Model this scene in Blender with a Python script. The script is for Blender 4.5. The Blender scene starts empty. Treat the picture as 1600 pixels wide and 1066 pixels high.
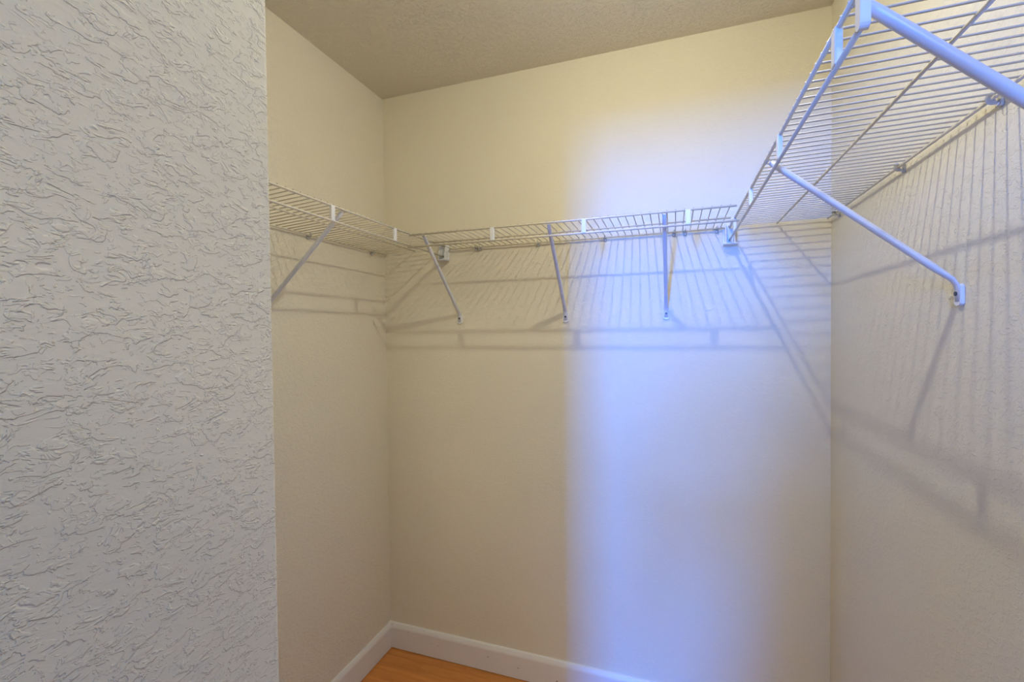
import bpy, bmesh, math, random
from mathutils import Vector, Matrix

random.seed(7)
SC = bpy.context.scene
COL = SC.collection

# ------------------------------------------------------------------ camera
F_PX = 718.32
YAW, PITCH, ROLL = -0.338, -0.0186, -0.0105
CAM = Vector((1.2093, -1.748, 1.4055))
fw = Vector((math.sin(YAW) * math.cos(PITCH), math.cos(YAW) * math.cos(PITCH), math.sin(PITCH)))
rt = Vector((math.cos(YAW), -math.sin(YAW), 0.0))
up = rt.cross(fw)
rt2 = rt * math.cos(ROLL) + up * math.sin(ROLL)
up2 = -rt * math.sin(ROLL) + up * math.cos(ROLL)
cd = bpy.data.cameras.new('camera')
cd.sensor_width = 36.0
cd.lens = F_PX / 1600.0 * 36.0
cd.clip_start = 0.01
cam = bpy.data.objects.new('camera', cd)
COL.objects.link(cam)
cam.matrix_world = Matrix(((rt2.x, up2.x, -fw.x, CAM.x), (rt2.y, up2.y, -fw.y, CAM.y),
                           (rt2.z, up2.z, -fw.z, CAM.z), (0, 0, 0, 1)))
SC.camera = cam

# ------------------------------------------------------------------ light and exposure
SC.view_settings.view_transform = 'Standard'
SC.view_settings.look = 'None'
SC.view_settings.gamma = 1.0
SC.view_settings.exposure = 0.0
SC.view_settings.use_curve_mapping = False
world = bpy.data.worlds.new('world')
SC.world = world
world.use_nodes = True
world.node_tree.nodes['Background'].inputs[0].default_value = (0.30, 0.46, 0.90, 1)
world.node_tree.nodes['Background'].inputs[1].default_value = 1.0

BULB = (1.09, -0.815, 2.362)
BULB_R = 0.0115
BULB_COL = (1.0, 0.975, 0.80)
BULB_POWER = 8.7            # all-round light of the bulb
BULB_FILL = 8.0             # added downward spot, fills the lower walls

ROOM_FILL = 31.0             # power of the added fill panel in the room behind

WIN = (0.47, 0.858, 1.40, 2.38)      # window in the room behind: x0, x1, z0, z1
WIN_Y = -5.0
ad = bpy.data.lights.new('window_daylight', 'AREA')
ad.shape = 'RECTANGLE'
ad.size = WIN[1] - WIN[0]
ad.size_y = WIN[3] - WIN[2]
ad.energy = 365.0
ad.color = (0.006, 0.19, 1.0)
al = bpy.data.objects.new('window_daylight', ad)
al.location = ((WIN[0] + WIN[1]) / 2, WIN_Y - 0.03, (WIN[2] + WIN[3]) / 2)
al.rotation_euler = (math.radians(90), 0, 0)      # emits towards +Y, into the room
COL.objects.link(al)

# ------------------------------------------------------------------ sizes
W, H = 1.6905, 2.44
D = 0.2989
LIP = 0.0426
ROOM_Y = -1.377            # inner face of the front wall
PASS_Y = -1.75            # outer face of the front wall
NEAR_X = 0.816             # face of the near wall beside the camera

# ------------------------------------------------------------------ helpers
def link(name, me, mat=None, parent=None):
    o = bpy.data.objects.new(name, me)
    COL.objects.link(o)
    if mat is not None and isinstance(me, bpy.types.Mesh) and len(me.materials) == 0:
        me.materials.append(mat)
    if parent is not None:
        o.parent = parent
        o.matrix_parent_inverse = Matrix.Translation(-Vector(parent.location))
    return o

def obj(name, bm, mat=None, parent=None, smooth=False):
    bmesh.ops.recalc_face_normals(bm, faces=bm.faces)
    me = bpy.data.meshes.new(name)
    bm.to_mesh(me)
    bm.free()
    if smooth:
        me.polygons.foreach_set('use_smooth', [True] * len(me.polygons))
    return link(name, me, mat, parent)

def tag(o, label=None, cat=None, group=None, kind=None):
    if label: o['label'] = label
    if cat: o['category'] = cat
    if group: o['group'] = group
    if kind: o['kind'] = kind
    return o

def thing(name, label, cat, loc, group=None):
    o = bpy.data.objects.new(name, None)
    o.empty_display_size = 0.05
    o.location = loc
    COL.objects.link(o)
    return tag(o, label, cat, group)

def box(bm, x0, x1, y0, y1, z0, z1, bevel=0.0, seg=2):
    r = bmesh.ops.create_cube(bm, size=1.0)
    vs = r['verts']
    bmesh.ops.scale(bm, vec=(x1 - x0, y1 - y0, z1 - z0), verts=vs)
    bmesh.ops.translate(bm, vec=((x0 + x1) / 2, (y0 + y1) / 2, (z0 + z1) / 2), verts=vs)
    if bevel > 0:
        es = list({e for v in vs for e in v.link_edges})
        bmesh.ops.bevel(bm, geom=es, offset=bevel, segments=seg, affect='EDGES', profile=0.5)

def boxbm(*a, **k):
    bm = bmesh.new()
    box(bm, *a, **k)
    return bm

def sweep(bm, pts, rad, n=8, ref=Vector((0, 0, 1))):
    """Tube through pts; rad = one radius or a list of (side, thickness) half sizes."""
    pts = [Vector(p) for p in pts]
    rings = []
    for i, p in enumerate(pts):
        a = pts[max(i - 1, 0)]
        b = pts[min(i + 1, len(pts) - 1)]
        t = (b - a).normalized()
        side = t.cross(ref)
        if side.length < 1e-5:
            side = t.cross(Vector((1, 0, 0)))
        side.normalize()
        nrm = side.cross(t).normalized()
        rs, rn = (rad, rad) if not isinstance(rad, (list, tuple)) else rad[i]
        rings.append([bm.verts.new(p + side * rs * math.cos(2 * math.pi * k / n) + nrm * rn * math.sin(2 * math.pi * k / n))
                      for k in range(n)])
    for i in range(len(rings) - 1):
        for k in range(n):
            bm.faces.new((rings[i][k], rings[i][(k + 1) % n], rings[i + 1][(k + 1) % n], rings[i + 1][k]))
    bm.faces.new(rings[0][::-1])
    bm.faces.new(rings[-1])

def tube(pts, rad, n=8, ref=Vector((0, 0, 1))):
    bm = bmesh.new()
    sweep(bm, pts, rad, n, ref)
    return bm

def lathe(profile, n=32, center=(0, 0, 0)):
    bm = bmesh.new()
    c = Vector(center)
    rings = []
    for r, z in profile:
        if r < 1e-6:
            rings.append([bm.verts.new(c + Vector((0, 0, z)))])
        else:
            rings.append([bm.verts.new(c + Vector((r * math.cos(2 * math.pi * k / n), r * math.sin(2 * math.pi * k / n), z)))
                          for k in range(n)])
    for a, b in zip(rings[:-1], rings[1:]):
        for k in range(n):
            k2 = (k + 1) % n
            if len(a) == 1:
                bm.faces.new((a[0], b[k], b[k2]))
            elif len(b) == 1:
                bm.faces.new((a[k], a[k2], b[0]))
            else:
                bm.faces.new((a[k], a[k2], b[k2], b[k]))
    return bm

# ------------------------------------------------------------------ materials
def newmat(name):
    m = bpy.data.materials.new(name)
    m.use_nodes = True
    nt = m.node_tree
    return m, nt, nt.nodes['Principled BSDF']

def node(nt, kind, **kw):
    n = nt.nodes.new(kind)
    for k, v in kw.items():
        setattr(n, k, v)
    return n

def ramp(nt, src, a, b):
    r = nt.nodes.new('ShaderNodeMapRange')
    r.interpolation_type = 'SMOOTHSTEP'
    r.inputs['From Min'].default_value = a
    r.inputs['From Max'].default_value = b
    nt.links.new(src, r.inputs['Value'])
    return r.outputs['Result']

def noise(nt, vec, scale, detail=3.0, rough=0.55, dist=0.0):
    n = nt.nodes.new('ShaderNodeTexNoise')
    n.inputs['Scale'].default_value = scale
    n.inputs['Detail'].default_value = detail
    n.inputs['Roughness'].default_value = rough
    n.inputs['Distortion'].default_value = dist
    nt.links.new(vec, n.inputs['Vector'])
    return n.outputs['Fac']

def math2(nt, op, a, b):
    n = nt.nodes.new('ShaderNodeMath')
    n.operation = op
    for i, v in enumerate((a, b)):
        if isinstance(v, (int, float)):
            n.inputs[i].default_value = v
        else:
            nt.links.new(v, n.inputs[i])
    return n.outputs[0]

def plaster(name, col, scale, stretch, depth, plateau, fine, dirt=0.02):
    """Painted drywall with a hand-trowelled knockdown relief; coordinates are metres."""
    m, nt, b = newmat(name)
    tc = nt.nodes.new('ShaderNodeTexCoord')
    mp = nt.nodes.new('ShaderNodeMapping')
    mp.inputs['Scale'].default_value = stretch
    nt.links.new(tc.outputs['Object'], mp.inputs['Vector'])
    v = mp.outputs['Vector']
    n1 = noise(nt, v, scale, 3.0, 0.62, 0.6)
    p1 = ramp(nt, n1, 0.52, 0.565)                # raised flattened patches with crisp edges
    n2 = noise(nt, v, scale * 2.3, 2.0, 0.6, 0.9)
    p2 = ramp(nt, n2, 0.56, 0.62)
    h = math2(nt, 'MULTIPLY', p1, plateau)
    h = math2(nt, 'ADD', h, math2(nt, 'MULTIPLY', p2, plateau * 0.55))
    h = math2(nt, 'ADD', h, math2(nt, 'MULTIPLY', n2, fine))
    h = math2(nt, 'ADD', h, math2(nt, 'MULTIPLY', n1, plateau * 0.8))
    bp = nt.nodes.new('ShaderNodeBump')
    bp.inputs['Strength'].default_value = 1.0
    bp.inputs['Distance'].default_value = depth
    nt.links.new(h, bp.inputs['Height'])
    nt.links.new(bp.outputs['Normal'], b.inputs['Normal'])
    mix = nt.nodes.new('ShaderNodeMixRGB')
    mix.inputs[1].default_value = (*col, 1)
    mix.inputs[2].default_value = (col[0] * 0.90, col[1] * 0.885, col[2] * 0.86, 1)
    f = math2(nt, 'MULTIPLY', ramp(nt, noise(nt, tc.outputs['Object'], 3.5, 2.0, 0.6), 0.45, 0.75), dirt * 10)
    nt.links.new(f, mix.inputs[0])
    nt.links.new(mix.outputs[0], b.inputs['Base Color'])
    b.inputs['Roughness'].default_value = 0.62
    b.inputs['Specular IOR Level'].default_value = 0.25
    return m

PAINT = (0.845, 0.78, 0.61)
M = {}
M['near'] = plaster('near_wall_paint', PAINT, 85.0, (1.0, 0.55, 1.0), 0.0007, 1.0, 0.10)
M['right'] = plaster('right_wall_paint', PAINT, 85.0, (1.0, 0.7, 1.0), 0.00045, 1.0, 0.15)
M['back'] = plaster('back_wall_paint', PAINT, 95.0, (0.7, 1.0, 1.0), 0.00028, 1.0, 0.15)
M['left'] = plaster('left_wall_paint', PAINT, 95.0, (1.0, 0.7, 1.0), 0.0005, 1.0, 0.15)
M['ceil'] = plaster('ceiling_paint', (0.845, 0.78, 0.63), 75.0, (1.0, 1.0, 1.0), 0.0014, 1.0, 0.3)

def simple(name, col, rough=0.4, spec=0.5, metal=0.0, bump=None):
    m, nt, b = newmat(name)
    tc = nt.nodes.new('ShaderNodeTexCoord')
    n = noise(nt, tc.outputs['Object'], 40.0, 3.0)
    mix = nt.nodes.new('ShaderNodeMixRGB')
    mix.inputs[1].default_value = (*col, 1)
    mix.inputs[2].default_value = (*[c * 0.93 for c in col], 1)
    nt.links.new(n, mix.inputs[0])
    nt.links.new(mix.outputs[0], b.inputs['Base Color'])
    b.inputs['Roughness'].default_value = rough
    b.inputs['Specular IOR Level'].default_value = spec
    b.inputs['Metallic'].default_value = metal
    return m

M['wire'] = simple('shaded_vinyl_coated_wire', (0.67, 0.60, 0.46), 0.32, 0.5)  # rail coating again, with underside shade put into its colour
M['rail'] = simple('white_vinyl_coated_rail', (0.75, 0.69, 0.55), 0.32, 0.5)
M['room'] = simple('room_paint', (0.44, 0.30, 0.15), 0.7, 0.2)
M['brace'] = simple('white_enamel_steel', (0.74, 0.75, 0.78), 0.30, 0.5)
M['clip'] = simple('white_plastic', (0.85, 0.85, 0.84), 0.35, 0.5)
M['wallclip'] = simple('grey_plastic', (0.52, 0.51, 0.46), 0.45, 0.4)
M['screw'] = simple('screw_steel', (0.10, 0.10, 0.09), 0.45, 0.5, 0.6)
M['porcelain'] = simple('porcelain', (0.85, 0.84, 0.80), 0.25, 0.5)

def trim_mat():
    m, nt, b = newmat('trim_paint')
    tc = nt.nodes.new('ShaderNodeTexCoord')
    n = noise(nt, tc.outputs['Object'], 55.0, 2.0, 0.5)
    mk = ramp(nt, n, 0.735, 0.76)                 # a few scuffs
    mix = nt.nodes.new('ShaderNodeMixRGB')
    mix.inputs[1].default_value = (0.84, 0.81, 0.75, 1)
    mix.inputs[2].default_value = (0.42, 0.36, 0.32, 1)
    nt.links.new(mk, mix.inputs[0])
    nt.links.new(mix.outputs[0], b.inputs['Base Color'])
    b.inputs['Roughness'].default_value = 0.38
    return m
M['trim'] = trim_mat()

def wood(i):
    m, nt, b = newmat('laminate_plank_%d' % i)
    tc = nt.nodes.new('ShaderNodeTexCoord')
    mp = nt.nodes.new('ShaderNodeMapping')
    mp.inputs['Scale'].default_value = (2.0, 22.0, 22.0)
    mp.inputs['Location'].default_value = (i * 3.1, i * 1.7, 0)
    nt.links.new(tc.outputs['Object'], mp.inputs['Vector'])
    g = noise(nt, mp.outputs['Vector'], 2.2, 6.0, 0.6, 0.4)
    cr = nt.nodes.new('ShaderNodeValToRGB')
    k = (0.92, 1.0, 1.08, 0.97)[i]
    cr.color_ramp.elements[0].position = 0.3
    cr.color_ramp.elements[0].color = (0.56 * k, 0.200 * k, 0.042 * k, 1)
    cr.color_ramp.elements[1].position = 0.7
    cr.color_ramp.elements[1].color = (0.74 * k, 0.310 * k, 0.078 * k, 1)
    nt.links.new(g, cr.inputs[0])
    nt.links.new(cr.outputs[0], b.inputs['Base Color'])
    b.inputs['Roughness'].default_value = 0.35
    b.inputs['Specular IOR Level'].default_value = 0.35
    return m
WOOD = [wood(i) for i in range(4)]
M['subfloor'] = simple('dark_joint', (0.10, 0.045, 0.015), 0.8, 0.2)

def emission(name, col, strength):
    m = bpy.data.materials.new(name)
    m.use_nodes = True
    nt = m.node_tree
    nt.nodes.clear()
    e = nt.nodes.new('ShaderNodeEmission')
    e.inputs[0].default_value = col
    e.inputs[1].default_value = strength
    o = nt.nodes.new('ShaderNodeOutputMaterial')
    nt.links.new(e.outputs[0], o.inputs[0])
    return m
def clear_glass():
    m = bpy.data.materials.new('clear_bulb_glass')
    m.use_nodes = True
    nt = m.node_tree
    nt.nodes.clear()
    t = nt.nodes.new('ShaderNodeBsdfTransparent')
    g = nt.nodes.new('ShaderNodeBsdfGlossy')
    g.inputs['Roughness'].default_value = 0.05
    mx = nt.nodes.new('ShaderNodeMixShader')
    mx.inputs[0].default_value = 0.04
    o = nt.nodes.new('ShaderNodeOutputMaterial')
    nt.links.new(t.outputs[0], mx.inputs[1])
    nt.links.new(g.outputs[0], mx.inputs[2])
    nt.links.new(mx.outputs[0], o.inputs[0])
    return m
M['bulb'] = clear_glass()

# ------------------------------------------------------------------ the setting
T = 0.10
RX0, RX1, RY0 = -1.30, 2.60, -5.0       # the room behind the camera

def struct(name, bm, mat, parent=None):
    o = obj(name, bm, mat, parent)
    if parent is None:
        o['kind'] = 'structure'
    return o

struct('wall_back', boxbm(-T, W + T, 0, T, -0.05, H + 0.05), M['back'])
struct('wall_left', boxbm(-T, 0, PASS_Y, 0, -0.05, H + 0.05), M['left'])
struct('wall_right', boxbm(W, W + T, PASS_Y, 0, -0.05, H + 0.05), M['right'])
# the thick front wall with the opening the camera stands in: rounded drywall corner beside the camera
bm = bmesh.new()
R = 0.006
prof = [(0.0, ROOM_Y), (NEAR_X - R, ROOM_Y)]
for k in range(1, 6):
    a = math.pi / 2 - k * math.pi / 10
    prof.append((NEAR_X - R + R * math.cos(a), ROOM_Y - R + R * math.sin(a)))
prof += [(NEAR_X, PASS_Y), (0.0, PASS_Y)]
lo = [bm.verts.new((x, y, 0)) for x, y in prof]
hi = [bm.verts.new((x, y, H)) for x, y in prof]
for i in range(len(prof)):
    j = (i + 1) % len(prof)
    bm.faces.new((lo[i], lo[j], hi[j], hi[i]))
bm.faces.new(lo[::-1])
bm.faces.new(hi)
struct('wall_near', bm, M['near'])
struct('wall_header', boxbm(NEAR_X, W, PASS_Y, ROOM_Y, 2.01, H), M['near'])
struct('ceiling', boxbm(RX0 - T, RX1 + T, RY0 - T, 0, H, H + T), M['ceil'])

# room behind the opening
struct('wall_room_left', boxbm(RX0 - T, RX0, RY0, PASS_Y, 0, H), M['room'])
struct('wall_room_right', boxbm(RX1, RX1 + T, RY0, PASS_Y, 0, H), M['room'])
struct('wall_room_front_left', boxbm(RX0, -T, PASS_Y, PASS_Y + T, 0, H), M['room'])
struct('wall_room_front_right', boxbm(W + T, RX1, PASS_Y, PASS_Y + T, 0, H), M['room'])
bm = bmesh.new()
box(bm, RX0, WIN[0], RY0 - T, RY0, 0, H)
box(bm, WIN[1], RX1, RY0 - T, RY0, 0, H)
box(bm, WIN[0], WIN[1], RY0 - T, RY0, 0, WIN[2])
box(bm, WIN[0], WIN[1], RY0 - T, RY0, WIN[3], H)
struct('wall_room_window', bm, M['room'])

# floor: dark joint bed, laminate planks in the closet, plain slab behind
bm = bmesh.new()
box(bm, RX0 - T, RX1 + T, RY0 - T, 0.0, -0.06, -0.010)
floor = struct('floor', bm, M['subfloor'])
PW = 0.0685
plank_meshes = {}
y = 0.0175
row = 0
while y > PASS_Y - 0.5:
    x = -0.002 - random.random() * 0.5
    while x < W:
        L = random.choice((0.42, 0.55, 0.62, 0.75))
        a, b2 = max(x, 0.001), min(x + L, W - 0.001)
        if b2 - a > 0.02:
            mi = random.randrange(4)
            o = obj('plank', boxbm(a + 0.0003, b2 - 0.0003, y - PW + 0.0003, min(y, 0.0) - 0.0003, -0.010, 0.0), WOOD[mi], floor)
        x += L
    y -= PW
    row += 1
y_end = y
bm = bmesh.new()
box(bm, RX0, RX1, RY0, y_end, -0.010, 0.0)
obj('floorboards', bm, WOOD[1], floor)
bm = bmesh.new()
box(bm, RX0, -0.01, y_end, PASS_Y, -0.010, 0.0)
obj('floorboards', bm, WOOD[1], floor)
bm = bmesh.new()
box(bm, W + 0.01, RX1, y_end, PASS_Y, -0.010, 0.0)
obj('floorboards', bm, WOOD[1], floor)

# baseboards: flat board with a bevelled, rounded top
HB, TB = 0.112, 0.014
PROFILE = [(0, 0.003), (TB, 0.003), (TB, HB - 0.020), (TB - 0.0015, HB - 0.014), (TB - 0.006, HB - 0.004), (TB - 0.009, HB - 0.0005), (0, HB)]
def baseboard(name, fn, u0, u1, mitre0=0.0, mitre1=0.0):
    bm = bmesh.new()
    A = [bm.verts.new(fn(u0 + mitre0 * v, v, z)) for v, z in PROFILE]
    B = [bm.verts.new(fn(u1 - mitre1 * v, v, z)) for v, z in PROFILE]
    n = len(PROFILE)
    for i in range(n):
        j = (i + 1) % n
        bm.faces.new((A[i], A[j], B[j], B[i]))
    bm.faces.new(A[::-1])
    bm.faces.new(B)
    struct(name, bm, M['trim'])
baseboard('baseboard_back', lambda u, v, z: (u, -v, z), 0, W, 1, 1)
baseboard('baseboard_left', lambda u, v, z: (v, -u, z), 0, -ROOM_Y, 1, 1)
baseboard('baseboard_right', lambda u, v, z: (W - v, -u, z), 0, -PASS_Y, 1, 0)
baseboard('baseboard_front', lambda u, v, z: (u, ROOM_Y + v, z), 0, NEAR_X, 1, 0)
baseboard('baseboard_near', lambda u, v, z: (NEAR_X + v, -u, z), -ROOM_Y, -PASS_Y, 0, 0)

# ------------------------------------------------------------------ ventilated wire shelves
ROD_R, RAIL_R = 0.0016, 0.0032
PITCH_ROD = 0.0246
V_BACK = 0.012
def shelf(label, fn, u0, u1, zb, zf, tabs, clips, hang, hang_up_end=False, first=0.0, front0=None):
    base = Vector(fn((u0 + u1) / 2, 0, zb))
    t = thing('wire_shelf', label, 'shelf', base, 'wire closet shelves')
    zr = lambda v: zb + (zf - zb) * (v - V_BACK) / (D - V_BACK)
    # cross wires, one object each, one shared mesh
    off = RAIL_R + ROD_R * 0.6
    c = Vector(fn(0, 0, 0))
    pts = [Vector(fn(0, v, zr(v) + off)) - c for v in (V_BACK - 0.006, (V_BACK + D) / 2, D + 0.0025)]
    bm = tube(pts, ROD_R, 6)
    bmesh.ops.recalc_face_normals(bm, faces=bm.faces)
    me = bpy.data.meshes.new('cross_wire')
    bm.to_mesh(me)
    bm.free()
    me.polygons.foreach_set('use_smooth', [True] * len(me.polygons))
    u = u0 + 0.006 + first
    while u < u1 - 0.003:
        o = link('cross_wire', me, M['wire'], t)
        o.location = Vector(fn(u, 0, 0))
        u += PITCH_ROD
    f0 = u0 if front0 is None else front0
    obj('back_rail', tube([fn(u0, V_BACK, zb), fn(u1, V_BACK, zb)], RAIL_R * 0.9, 8), M['rail'], t, True)
    vm = (V_BACK + D) / 2
    obj('middle_rail', tube([fn(u0, vm, zr(vm)), fn(u1, vm, zr(vm))], RAIL_R * 0.85, 8), M['rail'], t, True)
    obj('front_rail', tube([fn(f0, D, zf), fn(u1, D, zf)], RAIL_R, 10), M['rail'], t, True)
    h0, h1 = hang
    pts = [fn(h0, D, zf - LIP), fn(h1, D, zf - LIP)]
    if hang_up_end:                                # capped end of the lip
        bm = bmesh.new()
        prof = [(h1 - 0.0068, zf + 0.002), (h1 + 0.0068, zf + 0.002)]
        for k in range(9):
            a = -k * math.pi / 8
            prof.append((h1 + 0.0068 * math.cos(a), zf - LIP + 0.002 + 0.0075 * math.sin(a)))
        A = [bm.verts.new(fn(uu, D - 0.0046, zz)) for uu, zz in prof]
        B = [bm.verts.new(fn(uu, D + 0.0046, zz)) for uu, zz in prof]
        for k in range(len(prof)):
            k2 = (k + 1) % len(prof)
            bm.faces.new((A[k], A[k2], B[k2], B[k]))
        bm.faces.new(A[::-1]); bm.faces.new(B)
        obj('lip_end_cap', bm, M['clip'], t)
    side = Vector(fn(0, 1, 0)) - Vector(fn(0, 0, 0))
    obj('hang_rail', tube(pts, RAIL_R * 1.05, 10, side), M['rail'], t, True)
    for ut in tabs:
        bm = bmesh.new()
        a, b2 = Vector(fn(ut - 0.0075, D - 0.0042, zf - LIP - 0.001)), Vector(fn(ut + 0.0075, D + 0.0046, zf + 0.0015))
        box(bm, min(a.x, b2.x), max(a.x, b2.x), min(a.y, b2.y), max(a.y, b2.y), a.z, b2.z, 0.0022, 2)
        obj('lip_tab', bm, M['clip'], t)
    for uc in clips:
        bm = bmesh.new()
        a, b2 = Vector(fn(uc - 0.0055, 0.0, zb - 0.014)), Vector(fn(uc + 0.0055, 0.005, zb + 0.006))
        box(bm, min(a.x, b2.x), max(a.x, b2.x), min(a.y, b2.y), max(a.y, b2.y), a.z, b2.z, 0.002, 2)
        hook = []
        for k in range(9):
            an = -math.pi * 0.25 + k * math.pi * 1.25 / 8
            hook.append(fn(uc, V_BACK + 0.0055 * math.cos(an - math.pi * .5), zb + 0.0055 * math.sin(an - math.pi * .5)))
        sweep(bm, hook, [(0.0045, 0.0013)] * 9, 6, Vector(fn(0, 0, 0)) - Vector(fn(1, 0, 0)) + Vector((0, 0, 0.001)))
        cl = obj('wall_clip', bm, M['wallclip'], t)
        p0, p1 = fn(uc, 0.0048, zb - 0.009), fn(uc, 0.0070, zb - 0.009)
        obj('screw', tube([p0, p1], 0.0028, 10), M['brace'], cl)
    return t

FL = lambda u, v, z: (v, -u, z)                 # left wall: u runs towards the camera
FB = lambda u, v, z: (u, -v, z)                 # back wall: u runs to the right
FR = lambda u, v, z: (W - v, -u, z)             # right wall
ZL, ZLF, ZB, ZBF, ZR, ZRF = 1.7523, 1.7698, 1.7559, 1.7592, 1.7609, 1.7564
shelf('white wire shelf on the left wall beside the near textured wall', FL, 0.006, -ROOM_Y - 0.006, ZL, ZLF,
      (0.371, 0.681, 0.99, 1.30), (0.10, 0.46, 0.80, 1.15), (0.006, -ROOM_Y - 0.01))
shelf('white wire shelf running along the back wall between the two side shelves', FB, 0.325, 1.380, ZB, ZBF,
      (0.633, 0.944, 1.251), (0.444, 0.462, 0.709, 0.969, 1.212, 1.250, 1.352), (0.306, 1.386), front0=0.312)
shelf('white wire shelf high on the right wall, nearest the camera', FR, 0.010, 1.215, ZR, ZRF,
      (0.150, 0.467, 0.796, 1.106), (0.086, 0.502, 0.819, 1.12), (0.006, 1.184), True)

# ------------------------------------------------------------------ diagonal support braces
def brace(label, fn, u, zf, zfoot=1.490, du=0.0):      # du: how far the top leans along the shelf
    t = thing('support_brace', label, 'brace', Vector(fn(u, 0, zfoot - 0.045)), 'diagonal shelf braces')
    vt, zt = D - 0.0085, zf - 0.005
    top = Vector((0, vt, zt)); bot = Vector((0, 0.014, zfoot))
    d = (bot - top).normalized()
    ax = Vector(fn(1, 0, 0)) - Vector(fn(0, 0, 0))
    P = lambda q: Vector(fn(u + du * max(0.0, (q.y - 0.014) / (vt - 0.014)), q.y, q.z))
    r = 0.0066
    pts = [P(top), P(top + d * 0.02), P(top + d * 0.035), P(bot - d * 0.035), P(bot - d * 0.012), P(bot),
           P(Vector((0, 0.0080, zfoot - 0.010))), P(Vector((0, 0.0062, zfoot - 0.020))), P(Vector((0, 0.0058, zfoot - 0.040)))]
    rad = [(0.0062, 0.0056), (0.0066, 0.0064), (r, r), (r, r), (0.0072, 0.0052), (0.0076, 0.0044), (0.0082, 0.0034), (0.0086, 0.0026), (0.0080, 0.0022)]
    nrm_ref = Vector(fn(0, 1, -1)) - Vector(fn(0, 0, 0))
    obj('tube', tube(pts, rad, 14, nrm_ref), M['brace'], t, True)
    # flattened foot against the wall
    bm = bmesh.new()
    n = 20
    prof = []
    for k in range(n):
        a = 2 * math.pi * k / n
        cx, cz = math.cos(a), math.sin(a)
        prof.append((0.0102 * max(-1, min(1, 1.25 * cx)), (-0.016 if cz > 0 else -0.034) + (0.012 if cz > 0 else 0.010) * cz))
    A = [bm.verts.new(fn(u + x, 0.0005, zfoot - 0.004 + z)) for x, z in prof]
    B = [bm.verts.new(fn(u + x * 0.94, 0.0068, zfoot - 0.004 + z * 0.985)) for x, z in prof]
    for k in range(n):
        bm.faces.new((A[k], A[(k + 1) % n], B[(k + 1) % n], B[k]))
    bm.faces.new(A[::-1]); bm.faces.new(B)
    fp = obj('foot_plate', bm, M['clip'], t)
    zs = zfoot - 0.026
    obj('screw', tube([fn(u, 0.0066, zs), fn(u, 0.0100, zs)], 0.0040, 12), M['screw'], fp)
    # wire hooks that grip the front rail
    for s in (-1, 1):
        hook = []
        for k in range(9):
            a = math.radians(-150 + k * 30)
            hook.append(fn(u + du + s * 0.006, D + 0.0048 * math.cos(math.pi - a), zf + 0.0048 * math.sin(math.pi - a) + 0.0008))
        hook.append(fn(u + du + s * 0.006, D + 0.0052, zf + 0.010))
        obj('hook', tube(hook[2:7], 0.0016, 6, ax), M['brace'], t, True)
    return t
brace('white diagonal brace under the left wall shelf, foot hidden by the near wall', FL, 0.655, ZLF, 1.490, -0.025)
brace('white diagonal brace under the back shelf nearest the left corner', FB, 0.366, ZBF, 1.492)
brace('white diagonal brace at the middle of the back shelf', FB, 0.817, ZBF, 1.490, 0.010)
brace('white diagonal brace at the right end of the back shelf, before the blue light', FB, 1.185, ZBF, 1.494)
brace('white diagonal brace under the right shelf with its whole foot on the right wall', FR, 0.716, ZRF, 1.492, -0.050)
brace('large bluish-white brace cut off by the upper right frame edge', FR, 1.157, ZRF, 1.490)

# ------------------------------------------------------------------ end brackets where the side shelves meet the back wall
def end_bracket(label, x, zf):
    t = thing('end_bracket', label, 'bracket', (x, 0, zf - LIP - 0.014))
    z0, z1 = zf - LIP - 0.014, zf + 0.012
    wp = obj('wall_plate', boxbm(x - 0.021, x + 0.021, -0.0045, -0.0003, z0, z1, bevel=0.0015), M['clip'], t)
    bm = bmesh.new()
    for s in (-1, 1):
        c = x + s * 0.0135
        vs = [(c - 0.002, -0.004, z0), (c - 0.002, -0.034, z0), (c - 0.002, -0.030, z0 + 0.03), (c - 0.002, -0.018, z1), (c - 0.002, -0.004, z1)]
        A = [bm.verts.new(v) for v in vs]
        B = [bm.verts.new((v[0] + 0.004, v[1], v[2])) for v in vs]
        for k in range(5):
            bm.faces.new((A[k], A[(k + 1) % 5], B[(k + 1) % 5], B[k]))
        bm.faces.new(A[::-1]); bm.faces.new(B)
    obj('cheek', bm, M['clip'], t)
    obj('ledge', boxbm(x - 0.021, x + 0.021, -0.040, -0.004, z0 - 0.004, z0, bevel=0.001), M['clip'], t)
    obj('screw', tube([(x - 0.0, -0.0044, z1 - 0.007), (x - 0.0, -0.0070, z1 - 0.007)], 0.0034, 10), M['screw'], wp)
end_bracket('small white end bracket on the back wall holding the left shelf tip', D, ZLF)
end_bracket('small white end bracket on the back wall holding the right shelf tip', W - D, ZRF)

# ------------------------------------------------------------------ bare bulb on the closet ceiling (above the frame)
lamp = thing('ceiling_lamp', 'bare bulb in a white porcelain holder on the closet ceiling', 'lamp', (BULB[0], BULB[1], H))
hb = lathe([(0, 0), (0.057, 0), (0.057, -0.008), (0.050, -0.016), (0.030, -0.022), (0.024, -0.034), (0.0, -0.036)], 32, (BULB[0], BULB[1], H))
obj('lamp_holder', hb, M['porcelain'], lamp, True)
prof = [(0, -0.030)]
for k in range(1, 11):
    a = -math.pi / 2 + k * math.pi * 0.72 / 10
    prof.append((0.030 * math.cos(a), 0.030 * math.sin(a)))
prof += [(0.016, 0.036), (0.0135, 0.044), (0, 0.044)]
obj('bulb', lathe(prof, 24, BULB), M['bulb'], lamp, True)
pl = bpy.data.lights.new('filament_light', 'POINT')
pl.energy = BULB_POWER
pl.color = BULB_COL
pl.shadow_soft_size = BULB_R
po = link('filament_light', pl, None, lamp)
po.location = BULB
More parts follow.
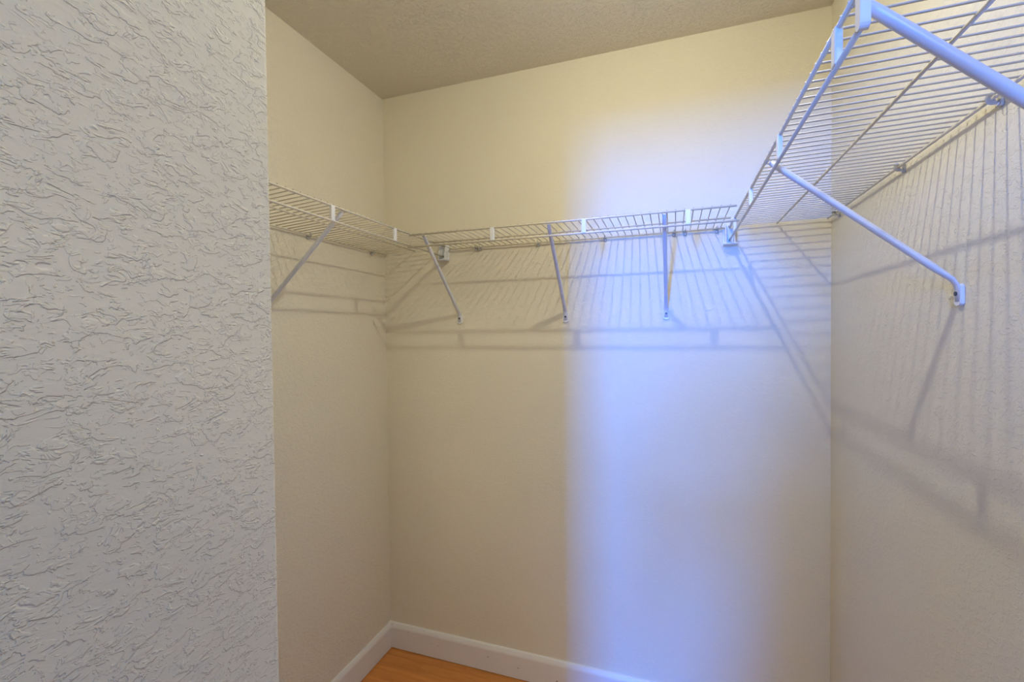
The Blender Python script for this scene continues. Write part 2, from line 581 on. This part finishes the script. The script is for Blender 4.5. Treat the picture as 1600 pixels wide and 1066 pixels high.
sl = bpy.data.lights.new('bulb_fill_light', 'SPOT')  # fill spot added where the bulb hangs, aimed down
sl.energy = BULB_FILL
sl.color = BULB_COL
sl.shadow_soft_size = BULB_R
sl.spot_size = math.radians(179)
sl.spot_blend = 1.0
so = link('bulb_fill_light', sl, None, lamp)
so.location = BULB

# ------------------------------------------------------------------ added fill panel, unseen, lights the closet from the room behind
RL = (1.75, -3.3, H)
RLR = 0.26
fill_unit = thing('fill_panel', 'added round fill light on the ceiling of the room behind, out of view', 'lamp', RL)
obj('rim', lathe([(0, 0), (RLR + 0.012, 0), (RLR + 0.012, -0.03), (RLR, -0.03), (RLR, -0.012), (0, -0.012)], 40, RL), M['porcelain'], fill_unit)
dl = bpy.data.lights.new('fill_panel_light', 'AREA')
dl.shape = 'DISK'
dl.size = 2 * RLR
dl.energy = ROOM_FILL
dl.color = (1.0, 0.95, 0.74)
do = link('fill_panel_light', dl, None, fill_unit)
do.location = (RL[0], RL[1], H - 0.028)

# ------------------------------------------------------------------ the photographer, standing behind the camera
def skin_mesh(name, verts, edges, radii, mat, parent, levels=2, root=0):
    me = bpy.data.meshes.new(name)
    me.from_pydata(verts, edges, [])
    o = bpy.data.objects.new(name, me)
    COL.objects.link(o)
    sk = o.modifiers.new('skin', 'SKIN')
    sk.use_smooth_shade = True
    ss = o.modifiers.new('subd', 'SUBSURF')
    ss.levels = ss.render_levels = levels
    for i, r in enumerate(radii):
        d = me.skin_vertices[0].data[i]
        d.radius = (r[0] * PK, r[1] * PK) if isinstance(r, tuple) else (r * PK, r * PK)
        d.use_root = (i == root)
    dg = bpy.context.evaluated_depsgraph_get()
    dg.update()
    m2 = bpy.data.meshes.new_from_object(o.evaluated_get(dg))
    m2.name = name
    bpy.data.objects.remove(o)
    m2.materials.clear()
    m2.polygons.foreach_set('use_smooth', [True] * len(m2.polygons))
    return link(name, m2, mat, parent)

PX, PY = 1.235, -2.27
PK = 1.12
def pp(x, y, z):
    return (PX + x * PK, PY + y * PK, z * PK)
def build_person():
    skin = simple('skin', (0.62, 0.42, 0.32), 0.5, 0.3)
    shirt = simple('grey_shirt_cloth', (0.16, 0.17, 0.19), 0.85, 0.1)
    denim = simple('dark_trouser_cloth', (0.06, 0.07, 0.10), 0.85, 0.1)
    leather = simple('shoe_leather', (0.05, 0.04, 0.035), 0.5, 0.3)
    hairm = simple('brown_hair', (0.07, 0.045, 0.03), 0.6, 0.3)
    eye_w = simple('eye_white', (0.8, 0.8, 0.78), 0.2, 0.5)
    t = thing('person', 'person in dark grey shirt standing behind the camera, one hand on hip', 'person', (PX, PY, 0))
    V, E, Rr = [], [], []
    def add(p, r, prev=None):
        V.append(pp(*p)); Rr.append(r)
        if prev is not None: E.append((prev, len(V) - 1))
        return len(V) - 1
    pel = add((0, 0, .88), (.125, .090))
    sp = add((0, 0, 1.04), (.115, .080), pel)
    ch = add((0, -.005, 1.21), (.130, .090), sp)
    nb = add((0, 0, 1.335), (.055, .052), ch)
    nk = add((0, .01, 1.385), (.048, .050), nb)
    jaw = add((0, .025, 1.435), (.058, .072), nk)
    mid = add((0, .022, 1.495), (.070, .088), jaw)
    crown = add((0, .012, 1.555), (.060, .075), mid)
    def fingers(w, d, side, down):
        palm = add(tuple(w[i] + d[i] * .045 for i in range(3)), (.034, .016), len(V) - 1)
        k = add(tuple(w[i] + d[i] * .085 for i in range(3)), (.036, .013), palm)
        for j, L in enumerate((.062, .072, .067, .052)):
            o = (j - 1.5) * .0175
            a = add(tuple(w[i] + d[i] * .100 + side[i] * o for i in range(3)), .0085, k)
            b = add(tuple(w[i] + d[i] * (.100 + L * .55) + side[i] * o * 1.15 + down[i] * .008 for i in range(3)), .0080, a)
            add(tuple(w[i] + d[i] * (.100 + L) + side[i] * o * 1.1 + down[i] * .026 for i in range(3)), .0068, b)
        a = add(tuple(w[i] + d[i] * .045 - side[i] * .036 for i in range(3)), .0105, palm)
        b = add(tuple(w[i] + d[i] * .075 - side[i] * .052 + down[i] * .008 for i in range(3)), .0095, a)
        add(tuple(w[i] + d[i] * .100 - side[i] * .056 + down[i] * .016 for i in range(3)), .0080, b)
    # left arm: hand on hip, elbow out
    s = add((-.150, 0, 1.285), .055, ch)
    e1 = add((-.340, -.040, 1.045), .040, s)
    w = add((-.185, .050, .955), .028, e1)
    d = Vector((.62, .55, -.55)).normalized()
    fingers((-.185, .050, .955), d, Vector((-.2, -.5, -.8)).normalized(), Vector((.3, -.7, .2)))
    # right arm hanging, slightly bent
    s = add((.150, 0, 1.285), .055, ch)
    e2 = add((.215, -.030, 1.035), .040, s)
    w = add((.235, .045, .815), .028, e2)
    fingers((.235, .045, .815), Vector((.02, .15, -.98)).normalized(), Vector((0, -1, -.1)).normalized(), Vector((-1, 0, 0)))
    for sx in (-1, 1):
        h = add((sx * .085, 0, .82), .085, pel)
        kn = add((sx * .100, .012, .46), .056, h)
        cf = add((sx * .102, -.012, .32), .052, kn)
        an = add((sx * .104, -.025, .085), .036, cf)
        add((sx * .115, .085, .035), (.036, .028), an)
    skin_mesh('body', V, E, Rr, skin, t)
    # shirt
    v = [(0, 0, .83), (0, 0, 1.04), (0, -.005, 1.21), (0, 0, 1.325), (-.150, 0, 1.285), (-.25, -.022, 1.155), (.150, 0, 1.285), (.186, -.016, 1.14)]
    skin_mesh('shirt', [pp(*q) for q in v], [(0, 1), (1, 2), (2, 3), (2, 4), (4, 5), (2, 6), (6, 7)],
              [(.155, .110), (.140, .102), (.152, .110), (.070, .066), .072, .060, .072, .060], shirt, t)
    # trousers
    v = [(0, 0, .93), (0, 0, .86)]
    e = [(0, 1)]
    r = [(.140, .100), (.140, .102)]
    for sx in (-1, 1):
        n = len(v)
        v += [(sx * .088, 0, .78), (sx * .100, .012, .46), (sx * .104, -.020, .11)]
        e += [(1, n), (n, n + 1), (n + 1, n + 2)]
        r += [.096, .070, .058]
    skin_mesh('trousers', [pp(*q) for q in v], e, r, denim, t)
    for sx in (-1, 1):
        sh = [(sx * .103, -.075, .036), (sx * .104, -.02, .050), (sx * .110, .06, .042), (sx * .117, .135, .030)]
        skin_mesh('shoe', [pp(*q) for q in sh], [(0, 1), (1, 2), (2, 3)], [(.040, .036), (.044, .050), (.048, .042), (.038, .030)], leather, t)
    # hair, ears, nose, eyes, mouth
    skin_mesh('hair', [pp(0, -.055, 1.44), pp(0, -.030, 1.52), pp(0, .005, 1.575), pp(0, .060, 1.575)], [(0, 1), (1, 2), (2, 3)],
              [(.062, .035), (.080, .060), (.074, .042), (.055, .026)], hairm, t)
    for sx in (-1, 1):
        skin_mesh('ear', [pp(sx * .073, .012, 1.515), pp(sx * .077, .004, 1.490), pp(sx * .072, .014, 1.465)], [(0, 1), (1, 2)], [(.006, .014), (.007, .018), (.006, .010)], skin, t)
        bm = bmesh.new()
        bmesh.ops.create_uvsphere(bm, u_segments=12, v_segments=8, radius=.0135)
        bmesh.ops.translate(bm, vec=pp(sx * .030, .097, 1.497), verts=bm.verts)
        obj('eye', bm, eye_w, t, True)
    skin_mesh('nose', [pp(0, .104, 1.502), pp(0, .116, 1.475), pp(0, .106, 1.462)], [(0, 1), (1, 2)], [.007, .011, .010], skin, t)
    skin_mesh('mouth', [pp(-.022, .096, 1.437), pp(0, .102, 1.438), pp(.022, .096, 1.437)], [(0, 1), (1, 2)], [.004, .006, .004], simple('lips', (.45, .22, .20), .5, .3), t)
build_person()

# ------------------------------------------------------------------ small blemishes in the paint
def blemish(name, wall, fn, u, z, ru, rz, h, seed):
    rnd = random.Random(seed)
    bm = bmesh.new()
    n = 18
    rr = [0.7 + 0.5 * rnd.random() for _ in range(n)]
    A = [bm.verts.new(fn(u + ru * rr[k] * math.cos(2 * math.pi * k / n), -0.0002, z + rz * rr[k] * math.sin(2 * math.pi * k / n))) for k in range(n)]
    B = [bm.verts.new(fn(u + .6 * ru * rr[k] * math.cos(2 * math.pi * k / n), h * (0.6 + 0.6 * rnd.random()), z + .6 * rz * rr[k] * math.sin(2 * math.pi * k / n))) for k in range(n)]
    for k in range(n):
        bm.faces.new((A[k], A[(k + 1) % n], B[(k + 1) % n], B[k]))
    bm.faces.new(B)
    obj(name, bm, M['patch'], bpy.data.objects[wall], True)
M['patch'] = simple('spackle', (0.83, 0.79, 0.68), 0.7, 0.2)
blemish('spackle_patch', 'wall_back', FB, 1.325, 1.478, 0.012, 0.006, 0.0012, 3)
blemish('spackle_patch', 'wall_right', FR, 0.679, 1.462, 0.006, 0.006, 0.0014, 5)
